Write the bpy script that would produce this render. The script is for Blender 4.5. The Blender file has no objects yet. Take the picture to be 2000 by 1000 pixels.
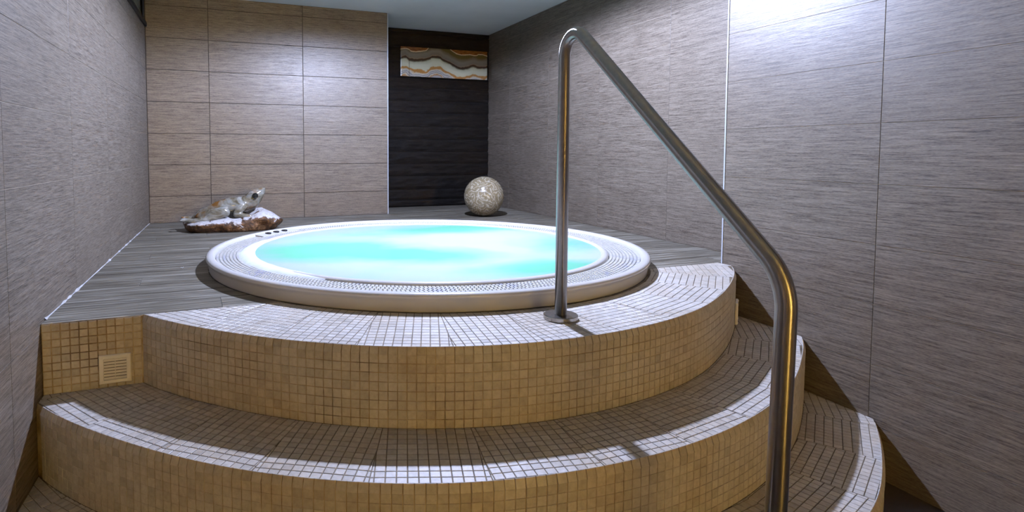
import bpy, bmesh, math, random
from mathutils import Vector, Matrix, noise

rnd = random.Random(11)
S = bpy.context.scene
COL = S.collection
PI = math.pi
cos, sin = math.cos, math.sin

# ------------------------------------------------------------------ camera
F_PX, CX, CY, PITCH, YAW, EYE = 1147.9, 808.7, 358.1, 0.0549, 0.3055, 0.55
cd = bpy.data.cameras.new('camera')
cam = bpy.data.objects.new('camera', cd)
COL.objects.link(cam)
cd.sensor_width = 36.0
cd.lens = F_PX / 2000 * 36.0
cd.shift_x = (1000 - CX) / 2000
cd.shift_y = -(500 - CY) / 2000
cd.clip_start = 0.02
cam.location = (0, 0, EYE)
cam.rotation_euler = (PI / 2 - PITCH, 0, -YAW)
S.camera = cam

FW = Vector((sin(YAW) * cos(PITCH), cos(YAW) * cos(PITCH), -sin(PITCH)))
RT = Vector((cos(YAW), -sin(YAW), 0))
UP = RT.cross(FW)


def project(p):                       # only ranks pieces by how large they show
    v = Vector(p) - Vector((0, 0, EYE))
    d = v.dot(FW)
    if d < 0.05:
        return None
    return (CX + F_PX * v.dot(RT) / d, CY - F_PX * v.dot(UP) / d)


# ------------------------------------------------------------------ world and light
W = bpy.data.worlds.new('world')
S.world = W
W.use_nodes = True
W.node_tree.nodes['Background'].inputs[0].default_value = (0.02, 0.02, 0.022, 1)
W.node_tree.nodes['Background'].inputs[1].default_value = 1.0

SPOT_POS = (1.15, 2.92, 1.695)
SCONCE_POS = (1.18, -5.0, 0.90)
SPOT_POWER, SPOT_COL = 515.0, (0.58, 0.67, 1.0)
SCONCE_POWER, SCONCE_COL = 6600.0, (1.0, 0.71, 0.20)
TUB_POWER, TUB_COL = 3.7, (0.58, 1.0, 0.88)

S.view_settings.view_transform = 'Standard'
S.view_settings.look = 'None'
S.view_settings.gamma = 1.0
S.view_settings.use_curve_mapping = False
S.view_settings.exposure = 0.0


def light(name, kind, loc, power, col, size=0.05, parent=None, **kw):
    l = bpy.data.lights.new(name, kind)
    l.energy = power
    l.color = col
    if kind == 'AREA':
        l.size = size
        l.shape = 'DISK'
    else:
        l.shadow_soft_size = size
    for k, v in kw.items():
        setattr(l, k, v)
    o = bpy.data.objects.new(name, l)
    COL.objects.link(o)
    o.location = loc
    if parent:
        o.parent = parent
    return o


# ------------------------------------------------------------------ materials
class N:
    def __init__(s, name):
        s.m = bpy.data.materials.new(name)
        s.m.use_nodes = True
        s.t = s.m.node_tree
        s.t.nodes.clear()
        s.out = s.n('ShaderNodeOutputMaterial')

    def n(s, typ, **kw):
        nd = s.t.nodes.new(typ)
        for k, v in kw.items():
            setattr(nd, k, v)
        return nd

    def put(s, sock, v):
        if isinstance(v, bpy.types.NodeSocket):
            s.t.links.new(v, sock)
        elif v is not None:
            if isinstance(v, (tuple, list)) and len(v) == 3 and sock.type == 'RGBA':
                v = (*v, 1)
            sock.default_value = v

    def math(s, op, a, b=None, c=None, clamp=False):
        nd = s.n('ShaderNodeMath', operation=op, use_clamp=clamp)
        s.put(nd.inputs[0], a)
        s.put(nd.inputs[1], b)
        s.put(nd.inputs[2], c)
        return nd.outputs[0]

    def vmath(s, op, a, b=None):
        nd = s.n('ShaderNodeVectorMath', operation=op)
        s.put(nd.inputs[0], a)
        s.put(nd.inputs[1], b)
        return nd.outputs[0]

    def coord(s, kind='Object'):
        return s.n('ShaderNodeTexCoord').outputs[kind]

    def mapping(s, v, scale=(1, 1, 1), rot=(0, 0, 0), loc=(0, 0, 0)):
        nd = s.n('ShaderNodeMapping')
        s.put(nd.inputs['Vector'], v)
        nd.inputs['Scale'].default_value = scale
        nd.inputs['Rotation'].default_value = rot
        nd.inputs['Location'].default_value = loc
        return nd.outputs[0]

    def noise(s, v, scale=5, detail=3, rough=0.55, dist=0.0, out=0):
        nd = s.n('ShaderNodeTexNoise')
        s.put(nd.inputs['Vector'], v)
        nd.inputs['Scale'].default_value = scale
        nd.inputs['Detail'].default_value = detail
        nd.inputs['Roughness'].default_value = rough
        nd.inputs['Distortion'].default_value = dist
        return nd.outputs[out]

    def ramp(s, f, stops, interp='LINEAR'):
        nd = s.n('ShaderNodeValToRGB')
        cr = nd.color_ramp
        cr.interpolation = interp
        while len(cr.elements) < len(stops):
            cr.elements.new(0.5)
        for e, (p, c) in zip(cr.elements, stops):
            e.position = p
            e.color = (*c, 1) if len(c) == 3 else c
        s.put(nd.inputs[0], f)
        return nd.outputs[0]

    def mix(s, f, a, b, mode='MIX'):
        nd = s.n('ShaderNodeMix', data_type='RGBA', blend_type=mode)
        s.put(nd.inputs[0], f)
        s.put(nd.inputs[6], a)
        s.put(nd.inputs[7], b)
        return nd.outputs[2]

    def bump(s, h, strength=0.3, dist=0.002):
        nd = s.n('ShaderNodeBump')
        nd.inputs['Strength'].default_value = strength
        nd.inputs['Distance'].default_value = dist
        s.put(nd.inputs['Height'], h)
        return nd.outputs[0]

    def rand(s):
        return s.n('ShaderNodeObjectInfo').outputs['Random']

    def island(s):
        return s.n('ShaderNodeNewGeometry').outputs['Random Per Island']

    def bsdf(s, col, rough=0.5, normal=None, metal=0.0, spec=0.5, link=True, **kw):
        b = s.n('ShaderNodeBsdfPrincipled')
        s.put(b.inputs['Base Color'], col)
        s.put(b.inputs['Roughness'], rough)
        s.put(b.inputs['Metallic'], metal)
        s.put(b.inputs['Specular IOR Level'], spec)
        for k, v in kw.items():
            s.put(b.inputs[k.replace('_', ' ')], v)
        if normal is not None:
            s.put(b.inputs['Normal'], normal)
        if link:
            s.t.links.new(b.outputs[0], s.out.inputs[0])
        return b.outputs[0]


def rand_offset(n, amount=7.0):
    r = n.rand()
    c = n.n('ShaderNodeCombineXYZ')
    n.put(c.inputs[0], n.math('MULTIPLY', r, amount * 3.1))
    n.put(c.inputs[1], n.math('MULTIPLY', r, amount * 7.7))
    n.put(c.inputs[2], n.math('MULTIPLY', r, amount))
    return n.vmath('ADD', n.coord(), c.outputs[0])


def mat_plain(name, col, rough=0.5, metal=0.0, spec=0.5, var=0.06, scale=9, bump=0.0):
    n = N(name)
    f = n.noise(n.coord(), scale, 4)
    dark = tuple(c * (1 - var) for c in col)
    lite = tuple(min(1, c * (1 + var)) for c in col)
    c = n.ramp(f, [(0.3, dark), (0.7, lite)])
    nm = n.bump(n.noise(n.coord(), scale * 14, 3), bump, 0.002) if bump else None
    n.bsdf(c, rough, nm, metal, spec)
    return n.m


def mat_wall_tile():
    n = N('ribbed_taupe_tile')
    v = rand_offset(n)
    s1 = n.noise(n.mapping(v, (13, 430, 1)), 1, 3, 0.65)
    s2 = n.noise(n.mapping(v, (80, 900, 1)), 1, 2, 0.6)
    s3 = n.noise(n.mapping(v, (4, 150, 1)), 1, 2, 0.5)
    f = n.math('ADD', n.math('MULTIPLY', s1, 0.5), n.math('ADD', n.math('MULTIPLY', s2, 0.32), n.math('MULTIPLY', s3, 0.18)))
    c = n.ramp(f, [(0.38, (0.040, 0.029, 0.020)), (0.455, (0.112, 0.088, 0.065)), (0.52, (0.172, 0.140, 0.107)), (0.63, (0.248, 0.210, 0.165))])
    big = n.noise(v, 3.5, 2)
    c = n.mix(0.35, c, n.ramp(big, [(0.3, (0.72, 0.7, 0.68)), (0.7, (1, 1, 1))]), 'MULTIPLY')
    grit = n.noise(n.mapping(v, (1, 1.8, 1)), 240, 2, 0.75)
    h = n.math('ADD', n.math('MULTIPLY', f, 0.8), n.math('MULTIPLY', grit, 0.10))
    n.bsdf(c, n.ramp(s1, [(0.3, (0.52,) * 3), (0.7, (0.36,) * 3)]), n.bump(h, 0.25, 0.0020), 0, 0.5)
    return n.m


def mat_mosaic():
    n = N('beige_mosaic_tile')
    r = n.math('FRACT', n.math('ADD', n.math('MULTIPLY', n.rand(), 3.7), n.island()))
    base = n.ramp(r, [(0.0, (0.42, 0.385, 0.345)), (0.2, (0.485, 0.45, 0.41)), (0.7, (0.515, 0.48, 0.44)), (1.0, (0.565, 0.53, 0.49))])
    g = n.n('ShaderNodeNewGeometry').outputs['Position']
    mott = n.noise(n.mapping(g, (1, 1, 1)), 70, 4, 0.65)
    base = n.mix(0.75, base, n.ramp(mott, [(0.3, (0.72, 0.69, 0.66)), (0.65, (1, 1, 1))]), 'MULTIPLY')
    stain = n.noise(g, 3.2, 4, 0.6)
    base = n.mix(0.5, base, n.ramp(stain, [(0.36, (0.80, 0.69, 0.52)), (0.58, (1, 1, 1))]), 'MULTIPLY')
    n.bsdf(base, 0.42, n.bump(n.noise(g, 330, 2), 0.25, 0.001), 0, 0.4)
    return n.m


def mat_grout():
    n = N('stained_grout')
    g = n.n('ShaderNodeNewGeometry').outputs['Position']
    f = n.noise(g, 6, 5, 0.7)
    c = n.ramp(f, [(0.36, (0.11, 0.07, 0.035)), (0.47, (0.30, 0.22, 0.12)), (0.60, (0.46, 0.38, 0.26))])
    top = n.ramp(f, [(0.36, (0.07, 0.048, 0.026)), (0.60, (0.20, 0.155, 0.10))])
    up = n.n('ShaderNodeSeparateXYZ')
    n.put(up.inputs[0], n.n('ShaderNodeNewGeometry').outputs['Normal'])
    c = n.mix(n.math('GREATER_THAN', up.outputs[2], 0.8), c, top)
    n.bsdf(c, 0.85, n.bump(n.noise(g, 260, 3), 0.4, 0.001))
    return n.m


def mat_plank():
    n = N('grey_grained_plank')
    v = rand_offset(n)
    a = n.noise(n.mapping(v, (1.5, 75, 1)), 1, 5, 0.7, 0.5)
    b = n.noise(n.mapping(v, (7, 260, 1)), 1, 3, 0.6)
    f = n.math('ADD', n.math('MULTIPLY', a, 0.68), n.math('MULTIPLY', b, 0.32))
    c = n.ramp(f, [(0.38, (0.026, 0.020, 0.014)), (0.45, (0.082, 0.069, 0.049)), (0.52, (0.158, 0.140, 0.106)), (0.60, (0.32, 0.30, 0.255))])
    c = n.mix(0.5, c, n.ramp(n.rand(), [(0, (0.78, 0.78, 0.78)), (1, (1, 0.99, 0.96))]), 'MULTIPLY')
    n.bsdf(c, 0.48, n.bump(f, 0.5, 0.002), 0, 0.45)
    return n.m


def mat_board():
    n = N('charred_board')
    v = rand_offset(n)
    f = n.noise(n.mapping(v, (6, 30, 4)), 1, 6, 0.7, 0.8)
    c = n.ramp(f, [(0.3, (0.0035, 0.0028, 0.0024)), (0.6, (0.009, 0.0075, 0.0065)), (0.8, (0.026, 0.022, 0.02))])
    n.bsdf(c, 0.6, n.bump(f, 0.8, 0.006), 0, 0.10)
    return n.m


def mat_steel(aniso=0.0):
    n = N('brushed_steel')
    v = n.coord()
    f = n.noise(v, 60, 3)
    tan = None
    if aniso:
        tn = n.n('ShaderNodeTangent', direction_type='UV_MAP')
        tan = tn.outputs[0]
    n.bsdf(n.ramp(f, [(0.3, (0.37, 0.345, 0.315)), (0.7, (0.42, 0.395, 0.365))]), 0.30 if aniso else 0.22,
           None, 1.0, 0.5, Anisotropic=aniso, Tangent=tan)
    return n.m


def mat_onyx_slab():
    """banded onyx: a wandering dark vein, layers above and below it"""
    n = N('banded_onyx')
    g = n.coord('Generated')
    sp = n.n('ShaderNodeSeparateXYZ')
    n.put(sp.inputs[0], g)
    x, y = sp.outputs[0], sp.outputs[2]
    fc = n.n('ShaderNodeFloatCurve')
    cu = fc.mapping.curves[0]
    pts = [(0, .63), (.05, .68), (.10, .60), (.2, .60), (.3, .655), (.36, .74), (.43, .735), (.48, .64), (.55, .56), (.6, .48), (.68, .395), (.76, .43), (.84, .50), (.9, .455), (1, .50)]
    while len(cu.points) < len(pts):
        cu.points.new(0.5, 0.5)
    for p, q in zip(cu.points, pts):
        p.location = q
    fc.mapping.update()
    n.put(fc.inputs['Value'], x)
    nz = n.noise(n.mapping(g, (9, 1, 3.2)), 1.6, 4, 0.6)
    fine = n.noise(n.mapping(g, (38, 1, 13)), 1, 5, 0.75)
    wob = n.math('ADD', n.math('MULTIPLY', n.math('SUBTRACT', nz, 0.5), 0.09), n.math('MULTIPLY', n.math('SUBTRACT', fine, 0.5), 0.055))
    d = n.math('ADD', n.math('SUBTRACT', y, fc.outputs[0]), wob)
    # layers below the vein swell and pinch on their own
    swell = n.math('MULTIPLY', n.math('SUBTRACT', n.noise(n.mapping(g, (4.5, 1, 1.2)), 1.3, 3, 0.55), 0.5), 0.45)
    lowd = n.math('ADD', d, n.math('MULTIPLY', swell, n.math('MULTIPLY', n.math('MINIMUM', n.math('ADD', d, 0.12), 0.0), -3.0, None, True)))
    t = n.math('ADD', n.math('MULTIPLY', lowd, 0.85), 0.62)
    cream, ochre = (0.52, 0.53, 0.40), (0.36, 0.175, 0.045)
    c = n.ramp(t, [(0.00, (0.30, 0.30, 0.30)), (0.05, ochre), (0.09, (0.5, 0.46, 0.37)), (0.125, (0.16, 0.16, 0.17)), (0.15, (0.48, 0.47, 0.42)), (0.19, (0.22, 0.22, 0.235)), (0.23, (0.50, 0.49, 0.43)),
                   (0.265, (0.46, 0.36, 0.23)), (0.28, ochre), (0.33, (0.40, 0.205, 0.06)), (0.345, cream), (0.44, (0.56, 0.585, 0.47)), (0.535, (0.44, 0.45, 0.34)),
                   (0.565, (0.13, 0.12, 0.08)), (0.58, (0.035, 0.02, 0.01)), (0.625, (0.06, 0.032, 0.016)), (0.638, (0.26, 0.20, 0.14)), (0.655, (0.15, 0.135, 0.11)), (0.76, (0.19, 0.175, 0.145)), (0.88, (0.10, 0.075, 0.02))])
    fq = n.n('ShaderNodeFloatCurve')
    cu = fq.mapping.curves[0]
    pts = [(0, .74), (.08, .75), (.12, .69), (.2, .70), (.27, .73), (.31, .82), (.36, .93), (.48, .95), (.52, .90), (.57, .80), (.62, .72), (.66, .69), (.75, .685), (.8, .70), (.86, .68), (.9, .72), (1, .69)]
    while len(cu.points) < len(pts):
        cu.points.new(0.5, 0.5)
    for p, q in zip(cu.points, pts):
        p.location = q
    fq.mapping.update()
    n.put(fq.inputs['Value'], x)
    e = n.math('ADD', n.math('SUBTRACT', y, n.math('MULTIPLY', fq.outputs[0], 1.2)), n.math('MULTIPLY', wob, 0.7))
    rust = n.ramp(n.noise(n.mapping(g, (20, 1, 30)), 1, 4), [(0.35, (0.11, 0.035, 0.006)), (0.6, (0.24, 0.095, 0.018))])
    c = n.mix(n.ramp(e, [(0.0, (0, 0, 0)), (0.012, (1, 1, 1))]), c, (0.60, 0.47, 0.31))
    c = n.mix(n.ramp(e, [(0.03, (0, 0, 0)), (0.038, (1, 1, 1))]), c, rust)
    crack = n.math('ABSOLUTE', n.math('ADD', n.math('SUBTRACT', x, 0.092), n.math('MULTIPLY', n.math('SUBTRACT', fine, 0.5), 0.012)))
    below = n.math('GREATER_THAN', 0.58, y)
    c = n.mix(n.math('MULTIPLY', n.math('LESS_THAN', crack, 0.0022), below), c, (0.05, 0.028, 0.015))
    n.bsdf(c, 0.22, None, 0, 0.5)
    return n.m


def mat_ball_patch():
    n = N('banded_cream_onyx')
    r = n.rand()
    wn = n.n('ShaderNodeTexWhiteNoise', noise_dimensions='1D')
    n.put(wn.inputs['W'], n.math('MULTIPLY', r, 91.7))
    vr = n.n('ShaderNodeVectorRotate', rotation_type='AXIS_ANGLE')
    n.put(vr.inputs['Vector'], n.coord())
    n.put(vr.inputs['Axis'], n.vmath('SUBTRACT', wn.outputs['Color'], (0.5, 0.5, 0.5)))
    n.put(vr.inputs['Angle'], n.math('MULTIPLY', r, 40.0))
    w = n.n('ShaderNodeTexWave', wave_type='BANDS')
    n.put(w.inputs['Vector'], vr.outputs[0])
    w.inputs['Scale'].default_value = 13
    w.inputs['Distortion'].default_value = 9
    w.inputs['Detail'].default_value = 2
    w.inputs['Detail Scale'].default_value = 1.6
    c = n.ramp(w.outputs['Fac'], [(0.0, (0.205, 0.165, 0.10)), (0.5, (0.245, 0.202, 0.13)), (0.84, (0.27, 0.228, 0.153)), (0.99, (0.42, 0.38, 0.30))])
    c = n.mix(0.6, c, n.ramp(r, [(0, (0.78, 0.74, 0.66)), (1, (1, 1, 1))]), 'MULTIPLY')
    n.bsdf(c, 0.25, None, 0, 0.5)
    return n.m


def mat_frog():
    n = N('polished_onyx_grey')
    v = n.coord()
    a = n.noise(n.mapping(v, (1, 1, 1.6), (0, 0.5, 0)), 9, 5, 0.6, 1.5)
    b = n.noise(v, 8, 3, 0.5, 0.4)
    c = n.ramp(a, [(0.33, (0.055, 0.04, 0.02)), (0.43, (0.15, 0.13, 0.09)), (0.54, (0.22, 0.215, 0.185)), (0.68, (0.34, 0.335, 0.31))])
    rust = n.math('GREATER_THAN', b, 0.615)
    c = n.mix(rust, c, (0.12, 0.042, 0.008))
    edge = n.ramp(b, [(0.50, (0, 0, 0)), (0.61, (1, 1, 1)), (0.655, (1, 1, 1))])
    c = n.mix(n.math('MULTIPLY', edge, 0.6), c, (0.17, 0.085, 0.022))
    n.bsdf(c, 0.16, None, 0, 0.6)
    return n.m


def mat_rock():
    n = N('rust_and_white_rock')
    v = n.coord()
    geo = n.n('ShaderNodeNewGeometry')
    sp = n.n('ShaderNodeSeparateXYZ')
    n.put(sp.inputs[0], geo.outputs['Normal'])
    z = n.n('ShaderNodeSeparateXYZ')
    n.put(z.inputs[0], v)
    a = n.noise(v, 17, 6, 0.7, 0.6)
    k = n.math('ADD', n.math('MULTIPLY', sp.outputs[2], 0.55), n.math('MULTIPLY', n.math('SUBTRACT', a, 0.5), 2.6))
    white = n.ramp(k, [(0.28, (0, 0, 0)), (0.36, (1, 1, 1))])
    b = n.noise(v, 34, 8, 0.78, 0.25)
    rust = n.ramp(b, [(0.34, (0.010, 0.005, 0.002)), (0.47, (0.07, 0.030, 0.009)), (0.57, (0.17, 0.078, 0.026)), (0.68, (0.42, 0.30, 0.19))])
    c = n.mix(white, rust, n.ramp(b, [(0.35, (0.38, 0.33, 0.30)), (0.55, (0.56, 0.54, 0.54))]))
    n.bsdf(c, n.ramp(white, [(0, (0.32,) * 3), (1, (0.7,) * 3)]), n.bump(b, 0.7, 0.01), 0, 0.5)
    return n.m


def mat_water():
    """milky bubbling water: foam scatters the lamp above, clear patches pass the light of the lamps below"""
    n = N('bubbling_water')
    v = n.coord()
    w = n.noise(v, 1.5, 3, 0.5, 0.9)
    fine = n.noise(n.mapping(v, (1, 1.6, 1)), 5, 3, 0.55, 0.6)

    def blob(x, y, sx, sy):
        m = n.mapping(v, (1 / sx, 1 / sy, 0), (0, 0, 0), (-x / sx, -y / sy, 0))
        g = n.n('ShaderNodeTexGradient', gradient_type='SPHERICAL')
        n.put(g.inputs[0], m)
        return g.outputs['Fac']
    clear = n.math('MULTIPLY', n.math('SUBTRACT', w, 0.52), 1.1)
    for x, y, sx, sy, wt in ((-0.48, -0.02, 0.55, 0.40, 1.25), (-0.06, -0.28, 0.42, 0.28, 1.0), (0.42, 0.58, 0.55, 0.30, 1.1),
                             (0.32, -0.72, 0.45, 0.22, 0.95), (0.72, -0.18, 0.36, 0.42, 0.6), (-0.2, 0.5, 0.5, 0.3, 0.45)):
        clear = n.math('ADD', clear, n.math('MULTIPLY', blob(x, y, sx, sy), wt))
    clear = n.math('ADD', clear, n.math('MULTIPLY', n.math('SUBTRACT', fine, 0.5), 0.3))
    k = n.ramp(clear, [(0.0, (0, 0, 0)), (0.70, (1, 1, 1))])
    col = n.mix(k, (0.78, 0.84, 0.94), (0.34, 0.90, 0.70))
    nm = n.bump(fine, 0.15, 0.02)
    d = n.n('ShaderNodeBsdfDiffuse')
    n.put(d.inputs[0], n.mix(k, (0.47, 0.49, 0.53), (0.22, 0.50, 0.42)))
    tr = n.n('ShaderNodeBsdfTranslucent')
    n.put(tr.inputs[0], col)
    m1 = n.n('ShaderNodeMixShader')
    n.put(m1.inputs[0], n.math('MULTIPLY_ADD', k, 0.25, 0.45))
    n.t.links.new(d.outputs[0], m1.inputs[1])
    n.t.links.new(tr.outputs[0], m1.inputs[2])
    gl = n.n('ShaderNodeBsdfGlossy')
    gl.inputs['Roughness'].default_value = 0.22
    n.put(gl.inputs['Normal'], nm)
    fr = n.n('ShaderNodeFresnel')
    fr.inputs[0].default_value = 1.2
    m2 = n.n('ShaderNodeMixShader')
    n.put(m2.inputs[0], n.math('MULTIPLY', fr.outputs[0], 0.5))
    n.t.links.new(m1.outputs[0], m2.inputs[1])
    n.t.links.new(gl.outputs[0], m2.inputs[2])
    n.t.links.new(m2.outputs[0], n.out.inputs[0])
    return n.m


def mat_peg():
    n = N('white_grating_plastic')
    g = n.n('ShaderNodeNewGeometry').outputs['Position']
    blue = n.math('MULTIPLY', n.math('GREATER_THAN', n.noise(g, 5.5, 2), 0.60), n.math('GREATER_THAN', n.island(), 0.68))
    c = n.mix(n.math('MULTIPLY', blue, 0.4), n.ramp(n.island(), [(0, (0.50, 0.48, 0.435)), (1, (0.60, 0.58, 0.545))]), (0.22, 0.24, 0.46))
    n.bsdf(c, 0.4)
    return n.m


def mat_emit(name, col, strength):
    n = N(name)
    e = n.n('ShaderNodeEmission')
    n.put(e.inputs[0], col)
    e.inputs[1].default_value = strength
    n.t.links.new(e.outputs[0], n.out.inputs[0])
    return n.m


M = dict(
    wtile=mat_wall_tile(), wgrout=mat_plain('pale_wall_grout', (0.44, 0.37, 0.29), 0.85, var=0.2), bgrout=mat_plain('brown_wall_grout', (0.045, 0.032, 0.02), 0.85, var=0.2),
    mosaic=mat_mosaic(), grout=mat_grout(), plank=mat_plank(), board=mat_board(), steel=mat_steel(), tube=mat_steel(0.97),
    slab=mat_onyx_slab(), patch=mat_ball_patch(), frog=mat_frog(), rock=mat_rock(), water=mat_water(), peg=mat_peg(),
    ceil=mat_plain('white_ceiling_paint', (0.66, 0.68, 0.68), 0.8, var=0.05, scale=3, bump=0.15),
    paint=mat_plain('olive_grey_paint', (0.17, 0.165, 0.13), 0.7),
    shell=mat_plain('glossy_white_shell', (0.50, 0.48, 0.46), 0.22, var=0.03, scale=6),
    cream=mat_plain('cream_plastic', (0.82, 0.77, 0.69), 0.4, var=0.03),
    black=mat_plain('black_plastic', (0.012, 0.012, 0.014), 0.25),
    dark=mat_plain('dark_metal', (0.022, 0.022, 0.026), 0.4, 0.6),
    strip=mat_plain('pale_metal_edge', (0.40, 0.42, 0.46), 0.35, 0.0, var=0.03),
    caulk=mat_plain('white_caulk', (0.40, 0.39, 0.385), 0.6, var=0.25, scale=25, bump=0.5),
    floor=mat_plain('dark_floor_tile', (0.030, 0.022, 0.016), 0.5, var=0.3),
    core=mat_plain('dark_mortar', (0.14, 0.115, 0.08), 0.8),
    foam=mat_plain('white_foam', (0.66, 0.68, 0.71), 0.7, var=0.08, scale=20, bump=0.3),
    white=mat_plain('white_paper', (0.8, 0.8, 0.8), 0.7),
    eye=mat_plain('black_glass', (0.004, 0.004, 0.004), 0.05, spec=0.8),
    roomwall=mat_plain('taupe_plaster', (0.24, 0.21, 0.18), 0.7),
    sconce=mat_emit('warm_diffuser', (1, 0.72, 0.38), 6.0),
    lens=mat_emit('cool_lens', (0.8, 0.87, 1.0), 12.0),
    ulens=mat_emit('aqua_lens', (0.45, 1.0, 0.95), 6.0),
)


# ------------------------------------------------------------------ object helpers
def obj(name, me, mat, parent=None, loc=None, kind=None, smooth=False):
    if isinstance(me, bmesh.types.BMesh):
        bm = me
        me = bpy.data.meshes.new(name)
        bm.normal_update()
        bm.to_mesh(me)
        bm.free()
    if mat and not me.materials:
        me.materials.append(mat)
    if smooth:
        for p in me.polygons:
            p.use_smooth = True
    o = bpy.data.objects.new(name, me)
    COL.objects.link(o)
    if loc is not None:
        o.location = loc
    if parent:
        o.parent = parent
    if kind:
        o['kind'] = kind
    return o


def wobj(name, me, mat, parent, kind=None):
    """a part whose mesh is given in room coordinates"""
    return obj(name, me, mat, parent, -parent.location, kind)


def place(o, m):
    """world matrix of a part whose thing is only moved, not turned"""
    o.matrix_basis = Matrix.Translation(o.parent.location).inverted() @ m if o.parent else m


def tag(o, label, cat, group=None):
    o['label'] = label
    o['category'] = cat
    if group:
        o['group'] = group
    return o


def thing(name, label, cat, loc=(0, 0, 0), group=None):
    o = bpy.data.objects.new(name, None)
    COL.objects.link(o)
    o.location = loc
    o.empty_display_size = 0.1
    return tag(o, label, cat, group)


def structure(o, label):
    o['kind'] = 'structure'
    o['label'] = label
    return o


def add_box(bm, lo, hi, mat=None):
    c = [Vector((x, y, z)) for z in (lo[2], hi[2]) for y in (lo[1], hi[1]) for x in (lo[0], hi[0])]
    if mat:
        c = [mat @ p for p in c]
    v = [bm.verts.new(p) for p in c]
    for f in ((0, 2, 3, 1), (4, 5, 7, 6), (0, 1, 5, 4), (2, 6, 7, 3), (0, 4, 6, 2), (1, 3, 7, 5)):
        bm.faces.new([v[i] for i in f])
    return v


def box(lo, hi, bevel=0.0, mat=None):
    bm = bmesh.new()
    add_box(bm, lo, hi, mat)
    if bevel:
        bmesh.ops.bevel(bm, geom=bm.edges[:], offset=bevel, segments=2, profile=0.6, affect='EDGES')
    return bm


def loft(layers, cap=True):
    """closed solid through same-length rings of 3D points (outline counter-clockwise, bottom first)"""
    bm = bmesh.new()
    rings = [[bm.verts.new(p) for p in L] for L in layers]
    n = len(rings[0])
    for a, b in zip(rings, rings[1:]):
        for i in range(n):
            j = (i + 1) % n
            bm.faces.new((a[i], a[j], b[j], b[i]))
    if cap:
        bm.faces.new(rings[0][::-1])
        bm.faces.new(rings[-1])
    return bm


def lathe(profile, seg=96, closed=False):
    bm = bmesh.new()
    rings = []
    for r, z in profile:
        if r < 1e-6:
            rings.append([bm.verts.new((0, 0, z))])
        else:
            rings.append([bm.verts.new((r * cos(2 * PI * i / seg), r * sin(2 * PI * i / seg), z)) for i in range(seg)])
    pairs = list(zip(rings, rings[1:]))
    if closed:
        pairs.append((rings[-1], rings[0]))
    for a, b in pairs:
        for i in range(seg):
            j = (i + 1) % seg
            if len(a) == 1 and len(b) == 1:
                continue
            if len(a) == 1:
                bm.faces.new((a[0], b[j], b[i]))
            elif len(b) == 1:
                bm.faces.new((a[i], a[j], b[0]))
            else:
                bm.faces.new((a[i], a[j], b[j], b[i]))
    bmesh.ops.recalc_face_normals(bm, faces=bm.faces[:])
    return bm


def clip(poly, a, b, c):
    """keep the part of a polygon with a*x + b*y <= c"""
    out = []
    n = len(poly)
    for i in range(n):
        p, q = poly[i], poly[(i + 1) % n]
        dp, dq = a * p[0] + b * p[1] - c, a * q[0] + b * q[1] - c
        if dp <= 0:
            out.append(p)
        if (dp < 0 < dq) or (dq < 0 < dp):
            t = dp / (dp - dq)
            out.append((p[0] + t * (q[0] - p[0]), p[1] + t * (q[1] - p[1])))
    return out


def area(poly):
    return 0.5 * sum(poly[i][0] * poly[(i + 1) % len(poly)][1] - poly[(i + 1) % len(poly)][0] * poly[i][1] for i in range(len(poly)))


def tile_geo(poly, t, c):
    """verts and faces of a flat tile with chamfered upper edges on a convex outline"""
    n = len(poly)
    mx = sum(p[0] for p in poly) / n
    my = sum(p[1] for p in poly) / n
    V = [(x, y, 0) for x, y in poly] + [(x, y, t - c * 0.7) for x, y in poly]
    for x, y in poly:
        d = max(1e-4, math.hypot(x - mx, y - my))
        k = max(0.3, 1 - 1.35 * c / d)
        V.append((mx + (x - mx) * k, my + (y - my) * k, t))
    F = [tuple(range(2 * n, 3 * n))]
    for i in range(n):
        j = (i + 1) % n
        F.append((i, j, n + j, n + i))
        F.append((n + i, n + j, 2 * n + j, 2 * n + i))
    return V, F


_tile_cache = {}


def rect_tile(w, h, t, c, mat):
    key = (round(w, 4), round(h, 4), t, mat.name)
    if key not in _tile_cache:
        V, F = tile_geo([(-w / 2, -h / 2), (w / 2, -h / 2), (w / 2, h / 2), (-w / 2, h / 2)], t, c)
        me = bpy.data.meshes.new('tile')
        me.from_pydata(V, [], F)
        me.materials.append(mat)
        _tile_cache[key] = me
    return _tile_cache[key]


def frame_matrix(o, ex, ey, ez):
    return Matrix(((ex[0], ey[0], ez[0], o[0]), (ex[1], ey[1], ez[1], o[1]), (ex[2], ey[2], ez[2], o[2]), (0, 0, 0, 1)))


# ------------------------------------------------------------------ layout (metres, deck top at z = 0)
XL, XN, XF = -0.58, 2.297, 2.563          # left wall, near right wall, set-back right wall
YCOR = 2.268                              # where the right wall steps back
A = 0.06                                  # the back of the room and the deck boards are turned a little
E1, E2 = Vector((cos(A), sin(A), 0)), Vector((-sin(A), cos(A), 0))
YD, YB, YR = 2.150, 4.870, 5.410          # deck front, back wall, recess wall in the turned frame
XE = 1.325                                # free edge of the back wall (world x)
Z1, Z2, ZF = -0.232, -0.456, -0.672       # treads and floor
ZC = 1.735                                # ceiling
YFRONT = -5.1
TC = Vector((0.9785, 2.8877, 0))          # tub centre


def turned(xp, yp, z=0.0):
    return E1 * xp + E2 * yp + Vector((0, 0, z))


def xp_at(x, yp):                         # turned x of world x on the line yp
    return (x + yp * sin(A)) / cos(A)


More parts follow.
